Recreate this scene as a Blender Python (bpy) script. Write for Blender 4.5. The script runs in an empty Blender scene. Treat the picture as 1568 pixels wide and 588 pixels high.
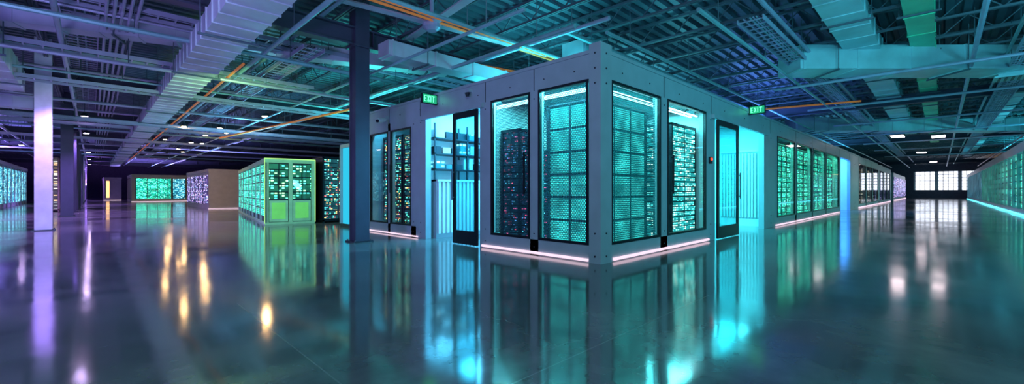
import bpy, math, random
from mathutils import Vector
random.seed(7)
S2=math.sqrt(2)
def dg(a,b):
    """site diagonal axes (a = along the 45deg cross axis, b = along the 45deg depth axis) -> building axes"""
    return ((a+b)/S2,(b-a)/S2)
# ---------------------------------------------------------------- materials
def newmat(name):
    m=bpy.data.materials.new(name); m.use_nodes=True
    nt=m.node_tree; nt.nodes.clear()
    out=nt.nodes.new('ShaderNodeOutputMaterial')
    return m,nt,out
def pbr(name,col,rough=.45,metal=0.0,em=None,es=0.0,noise=.12,scale=3.0,ior=1.5):
    m,nt,out=newmat(name); N=nt.nodes; L=nt.links
    p=N.new('ShaderNodeBsdfPrincipled')
    tc=N.new('ShaderNodeTexCoord'); nz=N.new('ShaderNodeTexNoise'); nz.inputs['Scale'].default_value=scale
    nz.inputs['Detail'].default_value=4
    L.new(tc.outputs['Object'],nz.inputs['Vector'])
    r=N.new('ShaderNodeValToRGB')
    r.color_ramp.elements[0].position=.3; r.color_ramp.elements[1].position=.7
    r.color_ramp.elements[0].color=(*[c*(1-noise) for c in col],1)
    r.color_ramp.elements[1].color=(*[min(1,c*(1+noise)) for c in col],1)
    L.new(nz.outputs['Fac'],r.inputs['Fac']); L.new(r.outputs['Color'],p.inputs['Base Color'])
    p.inputs['Roughness'].default_value=rough; p.inputs['Metallic'].default_value=metal
    p.inputs['IOR'].default_value=ior
    if em:
        p.inputs['Emission Color'].default_value=(*em,1); p.inputs['Emission Strength'].default_value=es
    L.new(p.outputs[0],out.inputs[0]); return m
def emit(name,col,s):
    m,nt,out=newmat(name); e=nt.nodes.new('ShaderNodeEmission')
    e.inputs[0].default_value=(*col,1); e.inputs[1].default_value=s
    nt.links.new(e.outputs[0],out.inputs[0]); return m
def mth(nt,op,a,b=None,c=None):
    n=nt.nodes.new('ShaderNodeMath'); n.operation=op
    for i,x in enumerate((a,b,c)):
        if x is None: continue
        if isinstance(x,(int,float)): n.inputs[i].default_value=x
        else: nt.links.new(x,n.inputs[i])
    return n.outputs[0]
def hv(nt):
    N=nt.nodes;L=nt.links
    g=N.new('ShaderNodeNewGeometry'); s=N.new('ShaderNodeSeparateXYZ'); L.new(g.outputs['Position'],s.inputs[0])
    a=mth(nt,'ADD',s.outputs[0],s.outputs[1]); return a,s.outputs[2]
def ledmat(name,base,bem,cols,ls,cw=.05,ch=.045,thr=.5,rough=.4):
    """server face: dark/lit body with a random field of small status LEDs"""
    m,nt,out=newmat(name); N=nt.nodes; L=nt.links
    h,z=hv(nt)
    hs=mth(nt,'DIVIDE',h,cw); zs=mth(nt,'DIVIDE',z,ch)
    cb=N.new('ShaderNodeCombineXYZ'); L.new(mth(nt,'FLOOR',hs),cb.inputs[0]); L.new(mth(nt,'FLOOR',zs),cb.inputs[1])
    wn=N.new('ShaderNodeTexWhiteNoise'); wn.noise_dimensions='2D'; L.new(cb.outputs[0],wn.inputs['Vector'])
    on=mth(nt,'GREATER_THAN',wn.outputs['Value'],thr)
    fx=mth(nt,'ABSOLUTE',mth(nt,'SUBTRACT',mth(nt,'FRACT',hs),.5)); fz=mth(nt,'ABSOLUTE',mth(nt,'SUBTRACT',mth(nt,'FRACT',zs),.5))
    ins=mth(nt,'MULTIPLY',mth(nt,'LESS_THAN',fx,.36),mth(nt,'LESS_THAN',fz,.25))
    mask=mth(nt,'MULTIPLY',on,ins)
    nz=N.new('ShaderNodeTexNoise'); nz.inputs['Scale'].default_value=2.6; nz.inputs['Detail'].default_value=1
    g=N.new('ShaderNodeNewGeometry'); L.new(g.outputs['Position'],nz.inputs['Vector'])
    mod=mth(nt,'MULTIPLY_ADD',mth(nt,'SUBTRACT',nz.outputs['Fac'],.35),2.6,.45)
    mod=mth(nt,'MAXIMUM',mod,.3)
    sw=N.new('ShaderNodeSeparateColor'); L.new(wn.outputs['Color'],sw.inputs[0])
    rp=N.new('ShaderNodeValToRGB'); rp.color_ramp.interpolation='CONSTANT'
    el=rp.color_ramp.elements
    el[0].position=0; el[0].color=(*cols[0],1); el[1].position=1/len(cols); el[1].color=(*cols[1%len(cols)],1)
    for i in range(2,len(cols)):
        e=el.new(i/len(cols)); e.color=(*cols[i],1)
    L.new(sw.outputs[1],rp.inputs['Fac'])
    e1=N.new('ShaderNodeEmission'); L.new(rp.outputs['Color'],e1.inputs[0]); L.new(mth(nt,'MULTIPLY',mth(nt,'MULTIPLY',mask,mod),ls),e1.inputs[1])
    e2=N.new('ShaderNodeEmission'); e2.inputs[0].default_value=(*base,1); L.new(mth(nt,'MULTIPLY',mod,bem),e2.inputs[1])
    p=N.new('ShaderNodeBsdfPrincipled'); p.inputs['Base Color'].default_value=(*[c*.3+.02 for c in base],1); p.inputs['Roughness'].default_value=rough
    a1=N.new('ShaderNodeAddShader'); a2=N.new('ShaderNodeAddShader')
    L.new(e1.outputs[0],a1.inputs[0]); L.new(e2.outputs[0],a1.inputs[1]); L.new(a1.outputs[0],a2.inputs[0]); L.new(p.outputs[0],a2.inputs[1])
    L.new(a2.outputs[0],out.inputs[0]); return m
def perfmat(name,col,pitch,rad):
    m,nt,out=newmat(name); N=nt.nodes; L=nt.links
    h,z=hv(nt)
    zs=mth(nt,'DIVIDE',z,pitch)
    row=mth(nt,'MULTIPLY',mth(nt,'MODULO',mth(nt,'FLOOR',zs),2),.5)
    fx=mth(nt,'SUBTRACT',mth(nt,'FRACT',mth(nt,'ADD',mth(nt,'DIVIDE',h,pitch),row)),.5); fz=mth(nt,'SUBTRACT',mth(nt,'FRACT',zs),.5)
    d=mth(nt,'SQRT',mth(nt,'ADD',mth(nt,'MULTIPLY',fx,fx),mth(nt,'MULTIPLY',fz,fz)))
    hole=mth(nt,'LESS_THAN',d,rad)
    p=N.new('ShaderNodeBsdfPrincipled'); p.inputs['Base Color'].default_value=(*col,1); p.inputs['Roughness'].default_value=.35; p.inputs['Metallic'].default_value=.6
    t=N.new('ShaderNodeBsdfTransparent'); mx=N.new('ShaderNodeMixShader')
    L.new(hole,mx.inputs[0]); L.new(p.outputs[0],mx.inputs[1]); L.new(t.outputs[0],mx.inputs[2]); L.new(mx.outputs[0],out.inputs[0]); return m
def glassmat(name,tint,refl=.05):
    m,nt,out=newmat(name); N=nt.nodes; L=nt.links
    t=N.new('ShaderNodeBsdfTransparent'); t.inputs[0].default_value=(*tint,1)
    g=N.new('ShaderNodeBsdfGlossy'); g.inputs['Roughness'].default_value=.02
    f=N.new('ShaderNodeLayerWeight'); f.inputs[0].default_value=.5
    k=mth(nt,'MULTIPLY_ADD',mth(nt,'POWER',f.outputs['Facing'],5.0),.6,refl)
    mx=N.new('ShaderNodeMixShader'); L.new(k,mx.inputs[0])
    L.new(t.outputs[0],mx.inputs[1]); L.new(g.outputs[0],mx.inputs[2]); L.new(mx.outputs[0],out.inputs[0]); return m
def floormat():
    m,nt,out=newmat('polished_concrete'); N=nt.nodes; L=nt.links
    p=N.new('ShaderNodeBsdfPrincipled'); g=N.new('ShaderNodeNewGeometry')
    n1=N.new('ShaderNodeTexNoise'); n1.inputs['Scale'].default_value=.35; n1.inputs['Detail'].default_value=7; n1.inputs['Distortion'].default_value=1.2
    n2=N.new('ShaderNodeTexNoise'); n2.inputs['Scale'].default_value=5; n2.inputs['Detail'].default_value=8
    for n in (n1,n2): L.new(g.outputs['Position'],n.inputs['Vector'])
    r=N.new('ShaderNodeValToRGB'); r.color_ramp.elements[0].position=.3; r.color_ramp.elements[1].position=.72
    r.color_ramp.elements[0].color=(.06,.068,.072,1); r.color_ramp.elements[1].color=(.22,.215,.21,1)
    mixf=mth(nt,'ADD',mth(nt,'MULTIPLY',n1.outputs['Fac'],.7),mth(nt,'MULTIPLY',n2.outputs['Fac'],.3))
    L.new(mixf,r.inputs['Fac'])
    s=N.new('ShaderNodeSeparateXYZ'); L.new(g.outputs['Position'],s.inputs[0])
    jx=mth(nt,'LESS_THAN',mth(nt,'ABSOLUTE',mth(nt,'SUBTRACT',mth(nt,'FRACT',mth(nt,'DIVIDE',mth(nt,'ADD',s.outputs[0],1.4),5.)),.5)),.0011)
    jy=mth(nt,'LESS_THAN',mth(nt,'ABSOLUTE',mth(nt,'SUBTRACT',mth(nt,'FRACT',mth(nt,'DIVIDE',mth(nt,'ADD',s.outputs[1],.6),5.)),.5)),.0011)
    vo=N.new('ShaderNodeTexVoronoi'); vo.feature='DISTANCE_TO_EDGE'; vo.inputs['Scale'].default_value=.35
    dn=N.new('ShaderNodeVectorMath'); dn.operation='MULTIPLY_ADD'
    L.new(n2.outputs['Color'],dn.inputs[0]); dn.inputs[1].default_value=(.6,.6,0); L.new(g.outputs['Position'],dn.inputs[2]); L.new(dn.outputs[0],vo.inputs['Vector'])
    ck=mth(nt,'MULTIPLY',mth(nt,'LESS_THAN',vo.outputs['Distance'],.0025),.5)
    jj=mth(nt,'MINIMUM',mth(nt,'ADD',mth(nt,'ADD',jx,jy),ck),1.0)
    mx=N.new('ShaderNodeMix'); mx.data_type='RGBA'; L.new(jj,mx.inputs[0]); L.new(r.outputs['Color'],mx.inputs[6]); mx.inputs[7].default_value=(.2,.2,.2,1)
    L.new(mx.outputs[2],p.inputs['Base Color'])
    rr=N.new('ShaderNodeMapRange'); rr.inputs[1].default_value=.35; rr.inputs[2].default_value=.7; rr.inputs[3].default_value=.07; rr.inputs[4].default_value=.17
    L.new(n1.outputs['Fac'],rr.inputs[0]); L.new(rr.outputs[0],p.inputs['Roughness'])
    p.inputs['IOR'].default_value=2.5
    b=N.new('ShaderNodeBump'); b.inputs['Strength'].default_value=.12; b.inputs['Distance'].default_value=.02
    n3=N.new('ShaderNodeTexNoise'); n3.inputs['Scale'].default_value=1.3; n3.inputs['Detail'].default_value=2; L.new(g.outputs['Position'],n3.inputs['Vector'])
    L.new(n3.outputs['Fac'],b.inputs['Height']); L.new(b.outputs['Normal'],p.inputs['Normal'])
    L.new(p.outputs[0],out.inputs[0]); return m

FLOOR=floormat()
FRAME=pbr('satin_panel_metal',(.38,.45,.50),.42,.2,noise=.06)
FRAME2=pbr('beige_panel',(.50,.46,.43),.6,noise=.08)
WHITE=pbr('white_panel',(.78,.80,.82),.5,noise=.04)
DARK=pbr('dark_steel',(.045,.05,.065),.4,.4,noise=.2)
BLACK=pbr('black_frame',(.014,.016,.024),.35,.3)
COLD=pbr('column_dark_paint',(.06,.06,.10),.45,.2)
COLV=pbr('column_violet_white',(.75,.72,.88),.5)
STEEL=pbr('joist_steel',(.12,.15,.19),.5,.3)
DECK=pbr('deck_galvanised',(.12,.16,.21),.45,.4,noise=.25,scale=.8)
DUCT=pbr('duct_galvanised',(.60,.60,.70),.4,.2,noise=.15,scale=1.5)
DUCTT=pbr('duct_teal_lit',(.45,.68,.74),.4,.2,noise=.15,scale=1.5)  # tint of the teal lighting put into the duct colour
DUCTG=pbr('duct_green_lit',(.12,.68,.42),.4,.2,noise=.15,scale=1.5)  # green light on the duct put into its base colour
PIPE=pbr('pipe_teal',(.28,.48,.54),.4,.2)
PIPEV=pbr('conduit_violet_grey',(.46,.44,.60),.4,.2)
PIPEO=pbr('pipe_orange_glow',(.95,.25,.05),.5,.0,em=(1,.25,.05),es=.18)  # orange pipe given a slight glow, stays bright under blue light
GREEN=pbr('lime_lit_metal',(.42,.78,.45),.45)  # green light falling on the metal frame, put into its colour
WALL=pbr('hall_wall',(.13,.14,.19),.7)
BOLT=pbr('bolt_steel',(.10,.10,.12),.4,.8)
GLASS=glassmat('clear_glass',(.92,.98,.985))
GLASST=glassmat('teal_glass',(.6,.9,.92),.08)
MESHT=perfmat('perforated_teal',(.10,.45,.48),.035,.40)
MESHD=perfmat('perforated_dark',(.04,.12,.16),.03,.38)
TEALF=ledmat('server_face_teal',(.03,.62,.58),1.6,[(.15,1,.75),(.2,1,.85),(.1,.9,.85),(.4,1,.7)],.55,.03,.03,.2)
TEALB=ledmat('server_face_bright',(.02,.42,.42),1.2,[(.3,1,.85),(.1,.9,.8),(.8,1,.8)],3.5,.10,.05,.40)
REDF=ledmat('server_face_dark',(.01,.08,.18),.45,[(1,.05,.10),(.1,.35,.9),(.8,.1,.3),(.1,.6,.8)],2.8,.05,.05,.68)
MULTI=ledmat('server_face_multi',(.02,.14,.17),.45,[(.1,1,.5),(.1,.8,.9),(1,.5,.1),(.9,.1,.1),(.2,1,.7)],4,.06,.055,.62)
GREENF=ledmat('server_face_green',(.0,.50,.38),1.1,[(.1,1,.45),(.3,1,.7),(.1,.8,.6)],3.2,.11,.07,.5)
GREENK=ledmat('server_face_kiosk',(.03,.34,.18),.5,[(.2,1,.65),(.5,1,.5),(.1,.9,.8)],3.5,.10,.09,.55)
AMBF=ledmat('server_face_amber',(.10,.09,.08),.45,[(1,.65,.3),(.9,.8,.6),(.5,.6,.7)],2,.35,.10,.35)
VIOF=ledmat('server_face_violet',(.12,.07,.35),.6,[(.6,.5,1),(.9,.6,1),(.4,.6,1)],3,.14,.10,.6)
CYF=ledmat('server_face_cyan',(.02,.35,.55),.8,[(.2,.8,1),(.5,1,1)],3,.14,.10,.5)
TUBE=emit('cyan_tube',(.45,.95,1),9)
STRIPP=emit('pink_led_strip',(1,.72,.88),1.2)
STRIPC=emit('cyan_led_strip',(.1,.75,.9),3)
LAMPW=emit('warm_lamp',(1,.60,.22),240)
LAMPV=emit('violet_white_lamp',(.70,.50,1),120)
LAMPP=emit('pink_white_panel',(1,.78,.85),14)
WIN=emit('daylight',(.78,.84,1),3.0)
WARMW=emit('warm_light',(1,.55,.22),2.0)
EXITG=emit('exit_green',(.1,1,.35),3)
REDL=emit('red_indicator',(1,.05,.02),3)
CYPAN=emit('cyan_backlit_glass',(.03,.55,.80),1.1)
# ---------------------------------------------------------------- mesh builder
class M:
    def __init__(s,name): s.n=name; s.v=[]; s.f=[]; s.mi=[]; s.mats=[]
    def mid(s,m):
        if m not in s.mats: s.mats.append(m)
        return s.mats.index(m)
    def add(s,vs,fs,m):
        o=len(s.v); s.v+=vs; k=s.mid(m)
        for f in fs: s.f.append([o+i for i in f]); s.mi.append(k)
    def box(s,x0,x1,y0,y1,z0,z1,m):
        if x0>x1:x0,x1=x1,x0
        if y0>y1:y0,y1=y1,y0
        s.add([(x0,y0,z0),(x1,y0,z0),(x1,y1,z0),(x0,y1,z0),(x0,y0,z1),(x1,y0,z1),(x1,y1,z1),(x0,y1,z1)],
              [(0,3,2,1),(4,5,6,7),(0,1,5,4),(1,2,6,5),(2,3,7,6),(3,0,4,7)],m)
    def beam(s,p,q,w,h,m):
        p=Vector(p);q=Vector(q);d=(q-p).normalized()
        up=Vector((0,0,1)) if abs(d.z)<.99 else Vector((1,0,0))
        a=d.cross(up).normalized(); b=a.cross(d).normalized()
        vs=[]
        for c in (p,q):
            for sa,sb in((-1,-1),(1,-1),(1,1),(-1,1)): vs.append(tuple(c+a*sa*w/2+b*sb*h/2))
        s.add(vs,[(0,3,2,1),(4,5,6,7),(0,1,5,4),(1,2,6,5),(2,3,7,6),(3,0,4,7)],m)
    def cyl(s,p,q,r,m,n=10,r2=None):
        p=Vector(p);q=Vector(q);d=(q-p).normalized(); r2=r if r2 is None else r2
        up=Vector((0,0,1)) if abs(d.z)<.99 else Vector((1,0,0))
        a=d.cross(up).normalized(); b=a.cross(d).normalized(); vs=[]
        for c,rr in((p,r),(q,r2)):
            for i in range(n):
                t=2*math.pi*i/n; vs.append(tuple(c+a*math.cos(t)*rr+b*math.sin(t)*rr))
        fs=[(i,(i+1)%n,n+(i+1)%n,n+i) for i in range(n)]+[tuple(range(n-1,-1,-1)),tuple(range(n,2*n))]
        s.add(vs,fs,m)
    def build(s,loc=(0,0,0),rz=0,parent=None):
        me=bpy.data.meshes.new(s.n); me.from_pydata(s.v,[],s.f)
        for m in s.mats: me.materials.append(m)
        me.polygons.foreach_set('material_index',s.mi); me.update()
        o=bpy.data.objects.new(s.n,me); bpy.context.collection.objects.link(o)
        o.location=loc; o.rotation_euler=(0,0,rz)
        if parent: o.parent=parent
        return o
# ---------------------------------------------------------------- room shell
U0,U1,V0,V1,H=-13,96,-13,104,5.85
m=M('floor'); m.box(U0,U1,V0,V1,-.2,0,FLOOR); m.build()
m=M('wall_left'); m.box(U0-.3,U0,V0,V1,0,6.1,WALL); m.build()
m=M('wall_right'); m.box(U0,U1,V0-.3,V0,0,6.1,WALL); m.build()
m=M('wall_far_left'); m.box(U0,U1,V1,V1+.3,0,6.1,WALL); m.build()
m=M('wall_far_right')
m.box(U1,U1+.3,V0,V1,0,1.35,WALL); m.box(U1,U1+.3,V0,V1,4.3,6.1,WALL)
m.box(U1,U1+.3,V0,-7.2,1.35,4.3,WALL); m.box(U1,U1+.3,3.0,V1,1.35,4.3,WALL); m.build()
k=1
for a,b,mt in((-7.2,-5.0,WARMW),(-4.6,-2.3,WIN),(-2.0,.3,WIN),(.6,3.0,WIN)):
    m=M('window_%d'%k); k+=1
    m.box(U1+.12,U1+.16,a,b,1.35,4.3,mt)
    m.box(U1-.02,U1+.2,a-.15,a+.08,1.35,4.3,WHITE); m.box(U1-.02,U1+.2,b-.08,b+.15,1.35,4.3,WHITE)
    for i in range(1,4): y=a+(b-a)*i/4; m.box(U1+.02,U1+.11,y-.04,y+.04,1.35,4.3,BLACK)
    for i in range(1,6): z=1.35+2.95*i/6; m.box(U1+.02,U1+.11,a,b,z-.04,z+.04,BLACK)
    m.build()
# corrugated roof deck
m=M('ceiling'); p=.32; y=V0
vs=[];fs=[]
prof=[(0,0),(.10,0),(.14,.09),(.24,.09),(.28,0)]
while y<V1:
    for dy,dz in prof:
        vs+= [(U0,y+dy,H+dz),(U1,y+dy,H+dz)]
    y+=p
n=len(vs)//2
fs=[(2*i,2*i+1,2*i+3,2*i+2) for i in range(n-1)]
m.add(vs,fs,DECK); m.box(U0,U1,V0,V1,H+.12,H+.25,DARK); m.build()
# open-web joists
m=M('roof_joists'); x=-11.2
while x<94:
    y0=max(-6,(x-60)*.1-5 if x>0 else 3); y1=84 if x<14 else 46
    m.box(x-.05,x-.012,y0,y1,5.76,5.82,STEEL); m.box(x+.012,x+.05,y0,y1,5.76,5.82,STEEL)
    m.box(x-.05,x-.012,y0,y1,5.28,5.33,STEEL); m.box(x+.012,x+.05,y0,y1,5.28,5.33,STEEL)
    y=y0;k=0
    while y<y1-.5:
        a,b=(5.31,5.78) if k%2==0 else (5.78,5.31)
        m.beam((x,y,a),(x,y+.5,b),.022,.022,STEEL); y+=.5;k+=1
    x+=1.7
m.build()
m=M('steel_girders')
for v in (9.8,19.4,29.2,39,48.8,58.6,68.4,78):
    x1=60 if v<30 else 30
    m.box(-12.8,x1,v-.13,v+.13,4.62,4.66,COLD); m.box(-12.8,x1,v-.13,v+.13,5.02,5.06,COLD); m.box(-12.8,x1,v-.02,v+.02,4.64,5.04,COLD)
    i=-12
    while i<x1: m.box(i-.01,i+.01,v-.12,v+.12,4.66,5.02,COLD); i+=2.4
for u in (24,42,60,78):
    m.box(u-.13,u+.13,-12.8,9.6,4.82,4.86,COLD); m.box(u-.13,u+.13,-12.8,9.6,5.18,5.22,COLD); m.box(u-.02,u+.02,-12.8,9.6,4.84,5.2,COLD)
m.build()
# ---------------------------------------------------------------- columns
def column(u,v,w,mt,top=5.85):
    m=M('steel_column'); a=w/2
    m.box(u-a,u+a,v-a,v-a+.05,0,top,mt); m.box(u-a,u+a,v+a-.05,v+a,0,top,mt); m.box(u-.03,u+.03,v-a+.05,v+a-.05,0,top,mt)
    m.box(u-a+.02,u-a+.05,v-a+.05,v+a-.05,0,top,mt); m.box(u+a-.05,u+a-.02,v-a+.05,v+a-.05,0,top,mt)
    m.box(u-a-.07,u+a+.07,v-a-.07,v+a+.07,0,.03,DARK)
    for i in(-1,1):
        for j in(-1,1): m.cyl((u+i*(a+.03),v+j*(a+.03),.03),(u+i*(a+.03),v+j*(a+.03),.06),.02,BOLT,6)
    m.box(u-a-.06,u+a+.06,v-a-.06,v+a+.06,4.58,4.62,mt)
    return m.build()
column(4.5,9.8,.34,COLD)
column(-1.06,19.4,.36,COLV)
for v in (29.2,34.6,39,44,48.8,54,58.6,64,68.4,74,78,88,98): column(-.85,v,.42,COLD if v<60 else COLV)
# ---------------------------------------------------------------- main enclosure
CU,CV=5.92,3.97; TOP=3.58; EU,EV=64.0,12.46; GT=3.10; GB=.29; T=.16
m=M('server_enclosure')
def wb(m,face,s0,s1,d0,d1,z0,z1,mt):
    if face=='L': m.box(CU+d0,CU+d1,s0,s1,z0,z1,mt)
    else: m.box(s0,s1,CV+d0,CV+d1,z0,z1,mt)
def bolts(m,face,s,zs):
    for z in zs:
        if face=='L': m.cyl((CU-.012,s,z),(CU,s,z),.013,BOLT,8)
        else: m.cyl((s,CV-.012,z),(s,CV,z),.014,BOLT,8)
m.box(CU-.03,CU+.30,CV-.03,CV+.2,0,TOP+.09,FRAME)
for z in (.12,.5,3.0,3.25,3.5):
    m.cyl((CU-.042,CV+.08,z),(CU-.03,CV+.08,z),.016,BOLT,8); m.cyl((CU+.13,CV-.042,z),(CU+.13,CV-.03,z),.016,BOLT,8)
wb(m,'L',CV+.2,EV,0,T,GT,TOP,FRAME); wb(m,'R',CU+.3,EU,0,T,GT,TOP,FRAME)
wb(m,'L',CV+.2,EV,-.02,0,TOP-.06,TOP,FRAME); wb(m,'R',CU+.3,EU,-.02,0,TOP-.06,TOP,FRAME)
LP=[(5.34,5.55),(6.68,7.04),(9.15,9.60),(9.60,9.83),(10.94,11.07),(12.16,12.46)]
for a,b in LP: wb(m,'L',a,b,0,T,0,GT,FRAME); bolts(m,'L',(a+b)/2,(.15,.4,2.95))
RP=[(8.05,8.35),(10.37,10.95),(15.1,16.63),(19.2,19.4),(22.2,22.4),(25.3,25.5),(29.1,29.7),(33.3,37.2),(41.0,41.5),(45.2,45.7),(50,51.2),(54.6,55),(58.6,59),(62.6,64)]
for a,b in RP: wb(m,'R',a,b,0,T,0,GT,FRAME); bolts(m,'R',(a+b)/2,(.15,.4,2.95))
for s in (4.5,5.2,6.1,7.1,8.4,9.4,10.4,11.6): bolts(m,'L',s,(3.28,))
for s in (6.6,7.6,8.9,10.2,11.6,13.2,15,17,19.5,22,25,28): bolts(m,'R',s,(3.28,))
for s in (5.45,6.86,9.4,11): wb(m,'L',s-.008,s+.008,-.004,0,GT,TOP-.06,BLACK)
for s in (8.2,10.7,15.8,19.3,22.3,25.4,29.4,33,37,41,45): wb(m,'R',s-.01,s+.01,-.004,0,GT,TOP-.06,BLACK)
for a,b in((CV+.2,6.68),(9.6,12.16)): wb(m,'L',a,b,0,T,.0,GB,FRAME)
for a,b in((CU+.3,10.37),(16.63,29.1),(37.2,62.6)): wb(m,'R',a,b,0,T,.0,GB,FRAME)
m.box(CU,EU,CV,EV,TOP-.06,TOP-.01,FRAME)
m.box(CU,EU,EV-.1,EV,0,TOP,FRAME); m.box(EU-.1,EU,CV,EV,0,TOP,FRAME)
m.box(CU+T,10.66,7.0,7.08,0,TOP-.06,WHITE)
m.box(CU+T,16.6,9.55,9.63,0,TOP-.06,WHITE)
m.box(10.6,10.68,CV+T,9.55,0,TOP-.06,WHITE)
m.box(16.55,16.63,CV+T,9.55,0,TOP-.06,WHITE)
m.box(10.68,16.55,7.6,7.68,0,TOP-.06,WHITE)
m.box(29.5,29.58,CV+T,EV-.1,0,TOP-.06,WHITE); m.box(33.4,33.48,CV+T,EV-.1,0,TOP-.06,WHITE); m.box(29.58,33.4,6.6,6.68,0,TOP-.06,WHITE)
m.box(CU+T,10.6,CV+T,7.0,0,.04,DARK); m.box(CU+T,10.6,CV+T,7.0,3.2,3.24,DARK)
m.build()
def pane(face,s0,s1,z0,z1,gm=GLASS,mesh=None,hd=None):
    m=M('glass_panel'); w=.045
    for a,b in((s0,s0+w),(s1-w,s1)): wb(m,face,a,b,-.015,.05,z0,z1,BLACK)
    for a,b in((z0,z0+w),(z1-w,z1)): wb(m,face,s0+w,s1-w,-.015,.05,a,b,BLACK)
    wb(m,face,s0+w,s1-w,.012,.024,z0+w,z1-w,gm)
    if mesh: wb(m,face,s0+w,s1-w,.09,.094,z0+w,z1-w,mesh)
    if hd is not None:
        wb(m,face,hd-.018,hd+.018,-.075,-.05,1.15,1.95,BLACK)
        for z in(1.2,1.88): wb(m,face,hd-.014,hd+.014,-.055,-.01,z,z+.03,BLACK)
    return m.build()
pane('L',4.2,5.34,GB,GT,GLASS,MESHT); pane('L',5.55,6.68,GB,GT,GLASS,MESHD,5.66)
pane('R',6.24,8.05,GB,GT,GLASS,MESHT); pane('R',8.35,10.37,GB,GT,GLASS,None,8.5)
pane('L',9.83,10.94,GB,2.9,GLASS,None,10.84); pane('L',11.07,12.16,GB,2.9)
for a,b in((16.63,19.2),(19.4,22.2),(22.4,25.3),(25.5,29.1)): pane('R',a,b,GB,GT)
for a,b in((37.2,41),(41.5,45.2),(45.7,50),(51.2,54.6),(55,58.6),(59,62.6)): pane('R',a,b,GB,GT)
m=M('header_infill'); wb(m,'L',9.83,12.16,0,T,2.9,GT,FRAME); m.build()
m=M('led_strip')
wb(m,'L',4.2,6.95,-.04,-.005,.02,.065,STRIPP); wb(m,'R',6.3,10.5,-.04,-.005,.02,.065,STRIPP)
wb(m,'L',9.5,12.4,-.035,-.005,.02,.05,STRIPP); wb(m,'R',16.4,29.3,-.035,-.005,.02,.06,STRIPP); wb(m,'R',37,63,-.035,-.005,.02,.10,STRIPP)
m.build()
# ---------------------------------------------------------------- racks
def rack(name,x0,x1,y0,y1,z0,z1,sides,cols,rows,fm,bm=BLACK,g=.035,dp=.05,vary=False):
    m=M(name); m.box(x0+dp,x1-dp,y0+dp,y1-dp,z0,z1,bm)
    for x in(x0,x1-.06):
        for y in(y0,y1-.06): m.box(x,x+.06,y,y+.06,0,z1,bm)
    m.box(x0,x1,y0,y1,z1-.05,z1,bm); m.box(x0,x1,y0,y1,z0-.0,z0+.06,bm)
    for sd in sides:
        a0,a1=(y0+.06,y1-.06) if sd=='L' else (x0+.06,x1-.06)
        nc=cols[sd] if isinstance(cols,dict) else cols
        cw=(a1-a0)/nc; rh=(z1-z0-.14)/rows
        for c in range(nc):
            for r in range(rows):
                s0=a0+c*cw+g/2; s1=a0+(c+1)*cw-g/2; q0=z0+.08+r*rh+g/2; q1=z0+.08+(r+1)*rh-g/2
                pr=random.uniform(-.01,.025) if vary else .02
                if sd=='L': m.box(x0+pr,x0+dp+.01,s0,s1,q0,q1,fm)
                else: m.box(s0,s1,y0+pr,y0+dp+.01,q0,q1,fm)
        for c in range(1,nc):
            s=a0+c*cw
            if sd=='L': m.cyl((x0+.005,s,z0+.1),(x0+.005,s,z1-.05),.014,DARK,6)
            else: m.cyl((s,y0+.005,z0+.1),(s,y0+.005,z1-.05),.014,DARK,6)
    return m.build()
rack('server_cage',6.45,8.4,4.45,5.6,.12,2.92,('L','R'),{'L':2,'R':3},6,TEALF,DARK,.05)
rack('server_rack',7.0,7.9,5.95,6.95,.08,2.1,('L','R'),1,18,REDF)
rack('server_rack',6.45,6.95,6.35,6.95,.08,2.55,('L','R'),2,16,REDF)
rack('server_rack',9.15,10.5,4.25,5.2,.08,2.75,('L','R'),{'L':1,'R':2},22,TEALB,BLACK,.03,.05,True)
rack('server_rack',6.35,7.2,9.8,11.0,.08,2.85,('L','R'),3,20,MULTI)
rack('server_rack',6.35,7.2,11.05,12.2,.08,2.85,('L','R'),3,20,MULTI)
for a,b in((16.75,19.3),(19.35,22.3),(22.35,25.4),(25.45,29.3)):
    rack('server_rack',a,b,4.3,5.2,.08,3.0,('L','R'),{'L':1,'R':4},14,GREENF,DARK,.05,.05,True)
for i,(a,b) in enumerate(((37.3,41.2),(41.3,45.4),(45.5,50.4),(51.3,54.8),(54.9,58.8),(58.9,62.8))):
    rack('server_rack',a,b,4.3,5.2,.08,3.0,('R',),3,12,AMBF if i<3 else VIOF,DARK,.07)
m=M('tube_light')
for x in (6.16,6.30): m.cyl((x,4.3,3.02),(x,6.9,3.02),.018,TUBE,8)
for y in (4.2,4.34): m.cyl((6.4,y,3.02),(10.4,y,3.02),.018,TUBE,8)
for s in (4.4,6.8):
    m.box(6.12,6.34,s,s+.05,3.04,3.2,BLACK)
for s in (6.5,8.4,10.2): m.box(s,s+.05,4.17,4.38,3.04,3.2,BLACK)
m.build()
# ---------------------------------------------------------------- doors
def door(face,s0,s1,off,name):
    m=M(name); w=.09; z1=2.98
    wb(m,face,s0,s0+w,off-.05,off,.02,z1,BLACK); wb(m,face,s1-w,s1,off-.05,off,.02,z1,BLACK)
    wb(m,face,s0+w,s1-w,off-.05,off,.02,.32,BLACK); wb(m,face,s0+w,s1-w,off-.05,off,z1-.14,z1,BLACK)
    wb(m,face,s0+w,s1-w,off-.03,off-.02,.32,z1-.14,GLASST)
    h=s1-w/2
    wb(m,face,h-.015,h+.015,off-.11,off-.085,1.0,1.7,STEEL)
    for z in(1.05,1.62): wb(m,face,h-.01,h+.01,off-.09,off-.05,z,z+.03,STEEL)
    m.build()
door('L',7.06,7.93,-.02,'door_1'); door('R',10.97,12.5,-.02,'door_2')
m=M('door_track'); wb(m,'L',6.9,9.3,-.08,-.005,2.99,3.09,FRAME); wb(m,'R',10.7,15.3,-.08,-.005,2.99,3.09,FRAME)
m.build()
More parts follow.
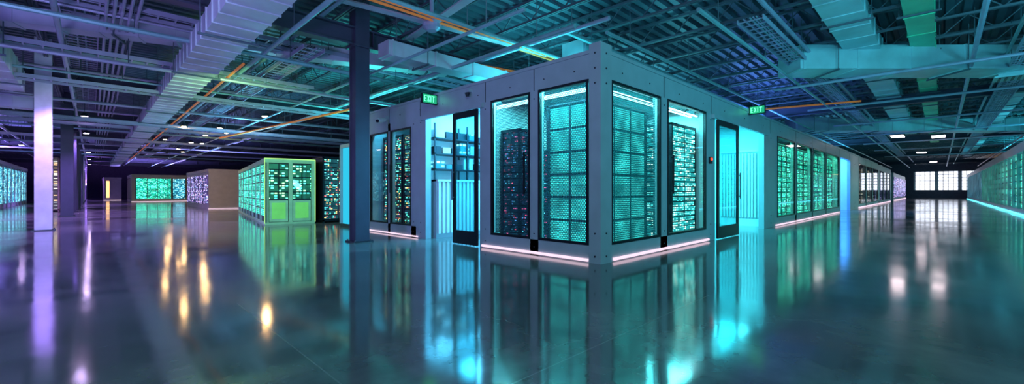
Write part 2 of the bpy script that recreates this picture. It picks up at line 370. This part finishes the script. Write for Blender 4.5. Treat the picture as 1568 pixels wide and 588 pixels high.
m=M('door_keypad'); wb(m,'R',10.53,10.67,-.05,-.005,1.87,2.03,BLACK); wb(m,'R',10.55,10.65,-.056,-.05,1.95,2.01,REDL); m.build()
# ---------------------------------------------------------------- vestibule contents
m=M('slatted_cabinet')
m.box(6.2,8.3,9.1,9.5,.0,1.5,FRAME)
x=6.24
while x<8.25: m.box(x,x+.07,9.04,9.1,.12,1.45,WHITE); x+=.13
m.box(6.2,8.3,9.02,9.5,1.45,1.5,WHITE); m.build()
m=M('equipment_shelf')
for z in(1.75,2.15,2.55): m.box(6.15,8.3,9.1,9.52,z,z+.035,DARK)
for x in(6.15,7.2,8.26): m.box(x,x+.04,9.1,9.14,1.5,2.95,DARK); m.box(x,x+.04,9.48,9.52,1.5,2.95,DARK)
for z in(1.785,2.185,2.585):
    x=6.24
    while x<8.1:
        w=random.uniform(.12,.34); h=random.uniform(.12,.3); m.box(x,x+w,9.16,9.45,z,z+h,random.choice((CYF,DARK,DARK,WHITE,FRAME))); x+=w+.05
m.build()
m=M('slatted_cabinet')
m.box(16.02,16.5,4.2,5.6,.25,2.55,FRAME); m.box(16.0,16.5,4.2,5.6,0,.25,WHITE); m.box(15.98,16.5,4.18,5.62,2.55,2.62,WHITE)
y=4.24
while y<5.55: m.box(15.95,16.02,y,y+.05,.3,2.5,WHITE); y+=.10
m.build()
m=M('slatted_cabinet')
m.box(29.7,33.3,6.1,6.5,0,2.5,FRAME)
x=29.8
while x<33.2: m.box(x,x+.1,6.04,6.1,.2,2.4,WHITE); x+=.2
m.build()
# ---------------------------------------------------------------- exit signs, cameras
EXPL=pbr('exit_plate',(.02,.22,.12),.4,em=(.02,.6,.25),es=.6)
def exit_sign(face,s,z):
    m=M('exit_sign')
    L=.42
    def B(d0,d1,t0,t1,z0,z1,mt):
        wb(m,face,s+t0,s+t1,-d1,-d0,z0,z1,mt)
    B(.03,.03+L,0,.06,z,z+.24,BLACK); B(0.0,.03,-.03,.09,z+.05,z+.19,FRAME)
    B(.05,.01+L,-.006,0,z+.02,z+.22,EXPL)
    def l(d0,d1,z0,z1):
        if face=='L': d0,d1=(L+.06-d1),(L+.06-d0)
        B(d0,d1,-.014,-.006,z+z0,z+z1,EXITG)
    l(.08,.095,.05,.19); l(.095,.14,.05,.065); l(.095,.13,.112,.127); l(.095,.14,.175,.19)
    l(.17,.185,.05,.09); l(.185,.205,.09,.15); l(.205,.22,.05,.09); l(.17,.185,.15,.19); l(.205,.22,.15,.19)
    l(.255,.27,.05,.19); l(.30,.37,.175,.19); l(.328,.343,.05,.175)
    m.build()
exit_sign('L',8.6,3.28); exit_sign('R',13.5,3.42)
m=M('security_camera'); m.box(CU-.12,CU,11.0,11.1,3.22,3.3,FRAME); m.cyl((CU-.12,11.05,3.2),(CU-.42,10.85,3.12),.06,WHITE,12); m.cyl((CU-.42,10.85,3.12),(CU-.45,10.83,3.11),.045,BLACK,12); m.build()
m=M('security_camera'); m.box(CU-.1,CU,7.3,7.4,3.38,3.46,FRAME); m.cyl((CU-.1,7.35,3.36),(CU-.1,7.35,3.28),.06,BLACK,12,.03); m.build()
# ---------------------------------------------------------------- green cabinet row (turned 8 deg)
m=M('green_server_cabinet'); W=1.63; LN=12.0; HH=2.38
LIMEV=pbr('lime_vent_glow',(.2,.7,.12),.5,em=(.25,1,.25),es=.28); LIMES=emit('lime_edge_glow',(.5,1,.3),1.1)  # vent glow and edge strips added to make the cabinet look lit green
m.box(.06,W-.06,.08,LN-.06,.06,HH-.1,DARK)
m.box(0,W,0,LN,HH-.16,HH,GREEN); m.box(0,W,0,LN,0,.08,GREEN)
for a in(0,W/2-.06,W-.12): m.box(a,a+.12,0,.12,.08,HH-.16,GREEN)
for a in((.14,W/2-.08),(W/2+.08,W-.14)):
    m.box(a[0],a[1],.03,.09,.10,.86,GREEN); m.box(a[0],a[1],.04,.09,.92,HH-.2,GREENK)
    m.box(a[0]+.08,a[1]-.08,.015,.03,.2,.78,LIMEV)
    for i in range(4): z=1.15+i*.27; m.box(a[0],a[1],.02,.06,z,z+.035,BLACK)
    m.box((a[0]+a[1])/2-.015,(a[0]+a[1])/2+.015,.02,.05,.92,HH-.2,BLACK)
    m.box(a[0],a[1],-.005,.0,.90,HH-.18,GLASS)
n=8
for i in range(n+1): y=i*(LN-.1)/n; m.box(0,.08,y,y+.10,.08,HH-.16,FRAME)
for i in range(n):
    y0=i*(LN-.1)/n+.12; y1=(i+1)*(LN-.1)/n-.02; m.box(.03,.08,y0,y1,.3,HH-.2,GREENF)
    for k in range(5): z=.55+k*.32; m.box(.02,.05,y0,y1,z,z+.04,BLACK)
m.box(-.02,0,-.02,0.02,.05,HH,LIMES); m.box(W,W+.02,-.02,.02,.05,HH,LIMES); m.box(0,W,-.025,0,HH-.03,HH,LIMES)
m.build((4.31,16.9,0),math.radians(-8))
rack('server_rack',6.15,7.9,16.5,17.6,.05,2.5,('R',),3,14,MULTI)
m=M('backlit_glass_cabinet'); m.box(5.98,7.3,12.75,14.5,0,.1,DARK); m.box(5.98,7.3,12.75,14.5,2.66,2.78,FRAME); m.box(6.05,7.3,12.8,14.45,.1,2.66,CYPAN)
for y in(12.75,13.6,14.44): m.box(5.96,6.06,y,y+.06,.1,2.66,FRAME)
m.build()
# ---------------------------------------------------------------- distant modules at left
def module(x0,x1,y0,y1,h,frm,side_mat,fr=None):
    m=M('server_module'); m.box(x0,x1,y0,y1,0,h,frm)
    m.box(x0-.04,x1+.04,y0-.04,y1+.04,h-.18,h,frm)
    if fr:
        for a,b,mt in fr:
            m.box(a,b,y0-.03,y0,.35,h-.45,mt)
            m.box(a-.06,a,y0-.05,y0,.3,h-.4,BLACK); m.box(b,b+.06,y0-.05,y0,.3,h-.4,BLACK)
            k=1
            while a+k*.9<b-.2: m.box(a+k*.9-.03,a+k*.9+.03,y0-.04,y0,.35,h-.45,BLACK); k+=1
    if side_mat:
        y=y0+.4
        while y+1.6<y1:
            m.box(x0-.03,x0,y,y+1.4,.35,h-.4,side_mat); m.box(x0-.05,x0,y+1.4,y+1.5,.3,h-.35,BLACK); y+=1.7
    m.box(x0-.05,x1,y0-.06,y0-.04,.02,.05,STRIPP)
    return m.build()
module(5.4,9,34,43,2.65,FRAME2,VIOF)
module(3.0,9,62,70,3.0,FRAME2,FRAME2,[(3.35,6.3,GREENF),(6.5,7.6,CYF)])
module(1.0,2.6,74,84,2.9,FRAME2,None,[(1.2,1.5,WARMW)])
m=M('glass_server_row'); m.box(-7.5,-4.5,36,62,0,3.3,FRAME); y=36.3
m.box(-7.5,-4.4,36,62,3.05,3.3,FRAME)
while y<61: m.box(-4.5,-4.47,y,y+1.7,.3,2.9,CYF); m.box(-4.5,-4.42,y+1.75,y+1.95,0,3.05,FRAME); y+=2.1
x=-7.3
while x<-4.8: m.box(x,x+.7,35.97,36,.3,2.9,CYF); x+=.85
m.build()
rack('open_rack',-2.4,-1.4,37,38,.06,3.2,('R','L'),2,14,AMBF,pbr('rack_brown',(.25,.18,.15),.5))
m=M('glass_server_row'); m.box(27,92,-6.5,-2.8,0,.3,FRAME); m.box(27,92,-6.5,-3.0,.3,3.1,DARK); m.box(27,92,-6.5,-2.75,3.1,3.55,FRAME)
x=27
while x<91:
    m.box(x,x+.25,-3.0,-2.78,.3,3.1,FRAME); m.box(x+.3,x+2.1,-3.0,-2.9,.35,3.05,GREENF if x<60 else CYF)
    for k in range(7): z=.6+k*.36; m.box(x+.25,x+2.2,-2.92,-2.88,z,z+.05,BLACK)
    m.box(x+1.18,x+1.24,-2.92,-2.86,.3,3.1,BLACK); x+=2.2
m.box(27,92,-2.78,-2.74,.02,.09,STRIPC); m.build()
m=M('server_module'); m.box(68,92,4.0,9,0,3.4,FRAME); x=68.5
while x<91: m.box(x,x+2.2,3.95,4.0,.4,2.9,VIOF); x+=3
m.box(68,92,3.9,3.95,.02,.12,STRIPP); m.build()
# ---------------------------------------------------------------- ducts
def duct(name,p,q,w,h,mt,step=1.2):
    m=M(name); m.beam(p,q,w,h,mt); p=Vector(p);q=Vector(q);L=(q-p).length;d=(q-p)/L; s=.08
    while s<L-.1: m.beam(p+d*s,p+d*(s+.05),w+.04,h+.04,mt); s+=step
    s=1.0; a=d.cross(Vector((0,0,1)))
    while s<L:
        for k in(-1,1):
            c=p+d*s+a*k*(w/2+.08); m.cyl(c-Vector((0,0,h/2+.06)),(c.x,c.y,5.84),.012,STEEL,5)
        m.beam(p+d*s-a*(w/2+.12)-Vector((0,0,h/2+.05)),p+d*s+a*(w/2+.12)-Vector((0,0,h/2+.05)),.04,.04,STEEL); s+=3.6
    return m.build()
duct('air_duct',(1.85,5,4.35),(1.85,70,4.35),.75,.4,DUCT,.55)
duct('air_duct',(-1.9,9.5,4.45),(-1.9,19.3,4.45),.95,.6,DUCT,1.1)
a=dg(-13.5,8.0); b=dg(-2.2,13.3)
duct('air_duct',(a[0],a[1],5.0),(b[0],b[1],5.0),.45,.36,DUCT,.7)
duct('air_duct',(-6,22,4.25),(-1.3,22,4.25),.5,.5,DUCT,1.0)
a=dg(7.9,12.3); b=dg(17.5,12.3); duct('air_duct',(*a,4.95),(*b,4.95),1.0,.66,DUCTT,1.5)
a=dg(15.8,24.5); b=dg(31,24.5); duct('air_duct',(*a,5.0),(*b,5.0),1.0,.75,DUCT,1.8)
duct('air_duct',(7.8,1.55,5.35),(40,1.55,5.35),.75,.4,DUCTT,1.0)
duct('air_duct',(8.5,.35,5.4),(50,.35,5.4),.5,.35,DUCTG,1.6)
duct('air_duct',(17,-2.1,5.3),(70,-2.1,5.3),.6,.5,DUCT,1.6)
duct('air_duct',(4.8,9.2,4.52),(40,9.2,4.52),.5,.34,DUCT,1.2)
duct('air_duct',(9,6.9,5.0),(40,6.9,5.0),.7,.35,DUCTT,1.4)
m=M('duct_diffuser')
a=dg(14.4,12.3); m.box(a[0]-.3,a[0]+.3,a[1]-.3,a[1]+.3,4.52,4.63,DUCTT); m.box(a[0]-.38,a[0]+.38,a[1]-.38,a[1]+.38,4.48,4.52,DUCTT)
for i in range(5): m.box(a[0]-.3,a[0]+.3,a[1]-.28+i*.13,a[1]-.23+i*.13,4.46,4.48,BLACK)
m.build()
# ---------------------------------------------------------------- pipes, conduits, trays
m=M('pipe_runs')
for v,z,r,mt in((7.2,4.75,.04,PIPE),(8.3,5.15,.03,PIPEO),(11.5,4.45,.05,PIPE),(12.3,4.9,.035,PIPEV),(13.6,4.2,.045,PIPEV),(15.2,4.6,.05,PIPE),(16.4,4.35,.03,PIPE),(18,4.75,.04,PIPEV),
                (21,4.3,.04,PIPEV),(23,4.6,.06,PIPE),(25.5,4.3,.04,PIPEV),(27,4.8,.05,PIPEV),(31,4.4,.05,PIPE),(35,4.3,.05,PIPEV),(41,4.4,.06,PIPEV),(46,4.3,.06,PIPEV),(52,4.4,.06,PIPE)):
    x0=-12 if v>9 else -4; x1=random.uniform(8,22) if v<30 else 20
    m.cyl((x0,v,z),(x1,v,z),r,mt,8); x=x0+1
    while x<x1: m.cyl((x,v,z),(x,v,5.8),.01,STEEL,4); x+=2.9
for u,z,r,mt in((.2,4.9,.03,PIPEV),(.32,4.9,.03,PIPEV),(.44,4.9,.03,PIPEV),(.56,4.9,.03,PIPEV),(.68,4.9,.03,PIPEV),(-.5,4.6,.05,PIPEV),(2.9,4.5,.05,PIPE),(3.6,5.1,.04,PIPE),(5.2,4.3,.035,PIPE),(6.6,4.4,.05,PIPE),(7.8,4.9,.05,PIPEV),(-3.4,4.6,.06,PIPEV),(-4.4,4.8,.05,PIPEV)):
    m.cyl((u,5,z),(u,75,z),r,mt,8); y=6
    while y<70: m.cyl((u,y,z),(u,y,5.8),.01,STEEL,4); y+=3.3
for v,z,r,mt in((6.3,5.0,.06,PIPE),(5.2,4.7,.04,PIPE),(3.2,4.6,.04,PIPE),(2.6,5.1,.05,PIPEV),(-.6,4.7,.05,PIPEV),(-1.3,5.0,.04,PIPE),(-3.6,4.6,.05,PIPEV)):
    x0=8 if v>-1 else 14
    m.cyl((x0,v,z),(85,v,z),r,mt,8); x=x0+1
    while x<60: m.cyl((x,v,z),(x,v,5.8),.01,STEEL,4); x+=3.3
for u in(16,21,27,33,39,46,55): m.cyl((u,-9,4.55),(u,3.9,4.55),.045,PIPEV,8)
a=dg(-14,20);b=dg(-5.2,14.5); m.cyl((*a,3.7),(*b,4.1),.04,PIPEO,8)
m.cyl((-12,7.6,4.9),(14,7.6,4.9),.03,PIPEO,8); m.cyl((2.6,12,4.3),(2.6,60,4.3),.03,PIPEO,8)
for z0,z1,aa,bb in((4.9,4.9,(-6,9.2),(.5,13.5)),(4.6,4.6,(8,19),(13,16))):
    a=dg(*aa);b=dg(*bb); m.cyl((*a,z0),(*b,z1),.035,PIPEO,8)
m.build()
def tray(p,q,w=.5):
    m=M('cable_tray'); p=Vector(p);q=Vector(q);L=(q-p).length;d=(q-p)/L;a=d.cross(Vector((0,0,1)))
    for k in(-1,1): m.beam(p+a*k*w/2,q+a*k*w/2,.02,.1,PIPEV)
    s=.1
    while s<L: m.beam(p+d*s-a*w/2,p+d*s+a*w/2,.03,.02,PIPEV); s+=.3
    for k in range(7):
        o=a*((k-3)*w/8); m.cyl(p+o+Vector((0,0,.03)),q+o+Vector((0,0,.03)),.018,random.choice((DARK,PIPE,PIPEV,DARK)),5)
    s=1
    while s<L:
        for k in(-1,1): c=p+d*s+a*k*w/2; m.cyl(c,(c.x,c.y,5.82),.01,STEEL,4)
        s+=2.5
    m.build()
tray((-9,14.4,4.5),(5,14.4,4.5)); tray((3.9,11,4.75),(3.9,60,4.75)); tray((-.2,8,5.15),(-.2,60,5.15),.6); tray((-9,17,4.2),(9,17,4.2)); tray((10,2.9,4.9),(60,2.9,4.9)); tray((-9,24.5,4.1),(14,24.5,4.1))
tray((-9,33,4.1),(14,33,4.1)); tray((14,-1.6,4.7),(60,-1.6,4.7)); tray((-9,11.9,4.95),(12,11.9,4.95)); tray((-9,28,4.3),(14,28,4.3))
hx,hy=dg(-2.0,10.0)
m=M('ceiling_fan'); m.cyl((hx,hy,5.05),(hx,hy,5.28),.22,PIPEV,16); m.cyl((hx,hy,5.28),(hx,hy,5.8),.05,PIPEV,8); m.cyl((hx,hy,4.98),(hx,hy,5.05),.12,PIPEV,16,.2)
for i in range(4):
    t=math.radians(38-45+90*i); dx,dy=math.cos(t),math.sin(t)
    m.beam((hx+dx*.15,hy+dy*.15,5.15),(hx+dx*3.7,hy+dy*3.7,5.13),.20,.035,DUCT)
    m.beam((hx+dx*.1,hy+dy*.1,5.17),(hx+dx*.7,hy+dy*.7,5.17),.08,.06,DARK)
m.build()
# ---------------------------------------------------------------- lamps
def light(kind,name,loc,col,e,size=.1,rot=(0,0,0),**kw):
    l=bpy.data.lights.new(name,kind); l.color=col; l.energy=e
    if kind=='AREA': l.shape='RECTANGLE'; l.size=size; l.size_y=kw.get('sy',size)
    else: l.shadow_soft_size=size
    if kind=='SPOT': l.spot_size=math.radians(kw.get('ang',120)); l.spot_blend=.6
    o=bpy.data.objects.new(name,l); o.location=loc; o.rotation_euler=rot; bpy.context.collection.objects.link(o); return o
def downlight(u,v,z,mt,col,e,r=.11):
    m=M('downlight_fixture'); m.cyl((u,v,z),(u,v,z+.16),r+.07,DARK,16,r*.6); m.cyl((u,v,z-.012),(u,v,z),r,mt,16); m.cyl((u,v,z+.16),(u,v,5.84),.015,STEEL,6); m.build()
    if e: light('SPOT','downlight_lamp',(u,v,z-.05),col,e,.08,ang=130)
VC=(.42,.22,1.0)
for v,e in ((18.2,1700),(26.4,1700),(34,1700),(42,0),(51,2500),(62,0),(74,1500)): downlight(-.25,v,4.45,LAMPV,VC,e)
for v,e in ((30,1500),(44,0),(58,0)): downlight(-3.4,v,4.3,LAMPV,VC,e)
for v,e in ((21.8,150),(29.6,0),(37.5,250),(46.6,0),(56,300)): downlight(5.6,v,4.6,LAMPW,(1,.6,.3),e,.15)
for v in (26,30,35,41,48): downlight(4.6,v,4.4,LAMPW,(1,.6,.3),0,.11)
for v in (24,31): downlight(2.9,v,4.1,LAMPW,(1,.6,.3),0,.08)
m=M('panel_light')
for u,v in((35.6,1.9),(37.5,.1),(52,1.2),(70,.6)): m.box(u-.75,u+.75,v-.35,v+.35,4.62,4.72,DARK); m.box(u-.7,u+.7,v-.3,v+.3,4.60,4.62,LAMPP); m.cyl((u,v,4.7),(u,v,5.84),.02,STEEL,5)
m.build()
UP=(math.pi,0,0)
light('AREA','interior_light',(8.3,5.0,3.15),(.1,.9,.95),520,3.8,sy=1.6)
light('AREA','interior_light',(6.28,5.5,3.15),(.1,.85,1),240,.3,sy=2.6)
light('AREA','interior_light',(7.6,8.3,3.45),(.08,.62,1),380,2.4,sy=1.4)
light('AREA','interior_light',(13.6,5.6,3.45),(.05,.85,1),420,4,sy=2.2)
light('AREA','interior_light',(31.5,5.2,3.4),(.05,.3,1),400,3,sy=1.8)
light('AREA','interior_light',(23,4.22,3.3),(.1,1,.6),260,12,sy=.1)
light('AREA','interior_light',(6.2,11,3.3),(.1,.7,1),50,.2,sy=2.4)
UK=1.4
for loc,c,e,s in (((9,8,3.75),(.05,.75,.85),130,3),((16,8,3.75),(.10,.7,.8),150,3),((22,6,3.75),(.12,.3,1),200,3),((40,7,3.75),(.1,.6,1),300,5),((7.5,15,3.0),(.05,.8,.75),150,2),
    ((7,39,2.8),(.3,.35,1),300,3),((-6,45,3.5),(.35,.25,1),900,3),((5,66,3.2),(.4,.3,1),900,4),((0,88,2),(.4,.2,1),900,3),((50,-5,3.7),(.05,.8,.9),400,2),((32,-5,3.7),(.05,.8,.9),300,2),((5.2,22,2.5),(.1,.6,.9),160,1)):
    light('AREA','fill_uplight',loc,c,e*UK,s,UP)  # unseen lights without fixtures, added to colour the ceiling from below
light('AREA','fill_wash',(-3,-3,5.1),(.36,.75,.88),600,2.5,(math.radians(50),0,math.radians(-45)))  # added fill lights out of view, no fixtures
light('AREA','fill_wash',(-8,5,4.6),(.30,.22,1),850,2.5,(math.radians(80),0,math.radians(-5)))
light('AREA','fill_wash',(8,-7,4.6),(.08,.72,.9),460,2.5,(math.radians(85),0,math.radians(-60)))
light('AREA','ceiling_fill',(-2,4,1.6),(.38,.38,1),330,1.5,(math.radians(140),0,math.radians(-15)))  # added upward fill for ducts and ceiling, no fixture
light('AREA','ceiling_fill',(6,-4,1.6),(.1,.7,.95),380,1.5,(math.radians(140),0,math.radians(-65)))
light('AREA','fill_wash',(2.5,12.5,3.2),(.4,1,.3),80,.8,(math.radians(75),0,math.radians(-20)))  # added green fill in front of the cabinet row, no fixture
w=bpy.data.worlds.new('World'); bpy.context.scene.world=w; w.use_nodes=True
w.node_tree.nodes['Background'].inputs[0].default_value=(.10,.12,.22,1); w.node_tree.nodes['Background'].inputs[1].default_value=.15
# ---------------------------------------------------------------- camera
c=bpy.data.cameras.new('camera'); c.sensor_width=36; c.lens=742/1792*36; c.shift_x=-8/1792; c.shift_y=-2/1792; c.clip_end=400; c.clip_start=.05
o=bpy.data.objects.new('camera',c); o.location=(0,0,1.21); o.rotation_euler=(math.radians(90),0,math.radians(-45)); bpy.context.collection.objects.link(o)
bpy.context.scene.camera=o
bpy.context.scene.view_settings.view_transform='Standard'
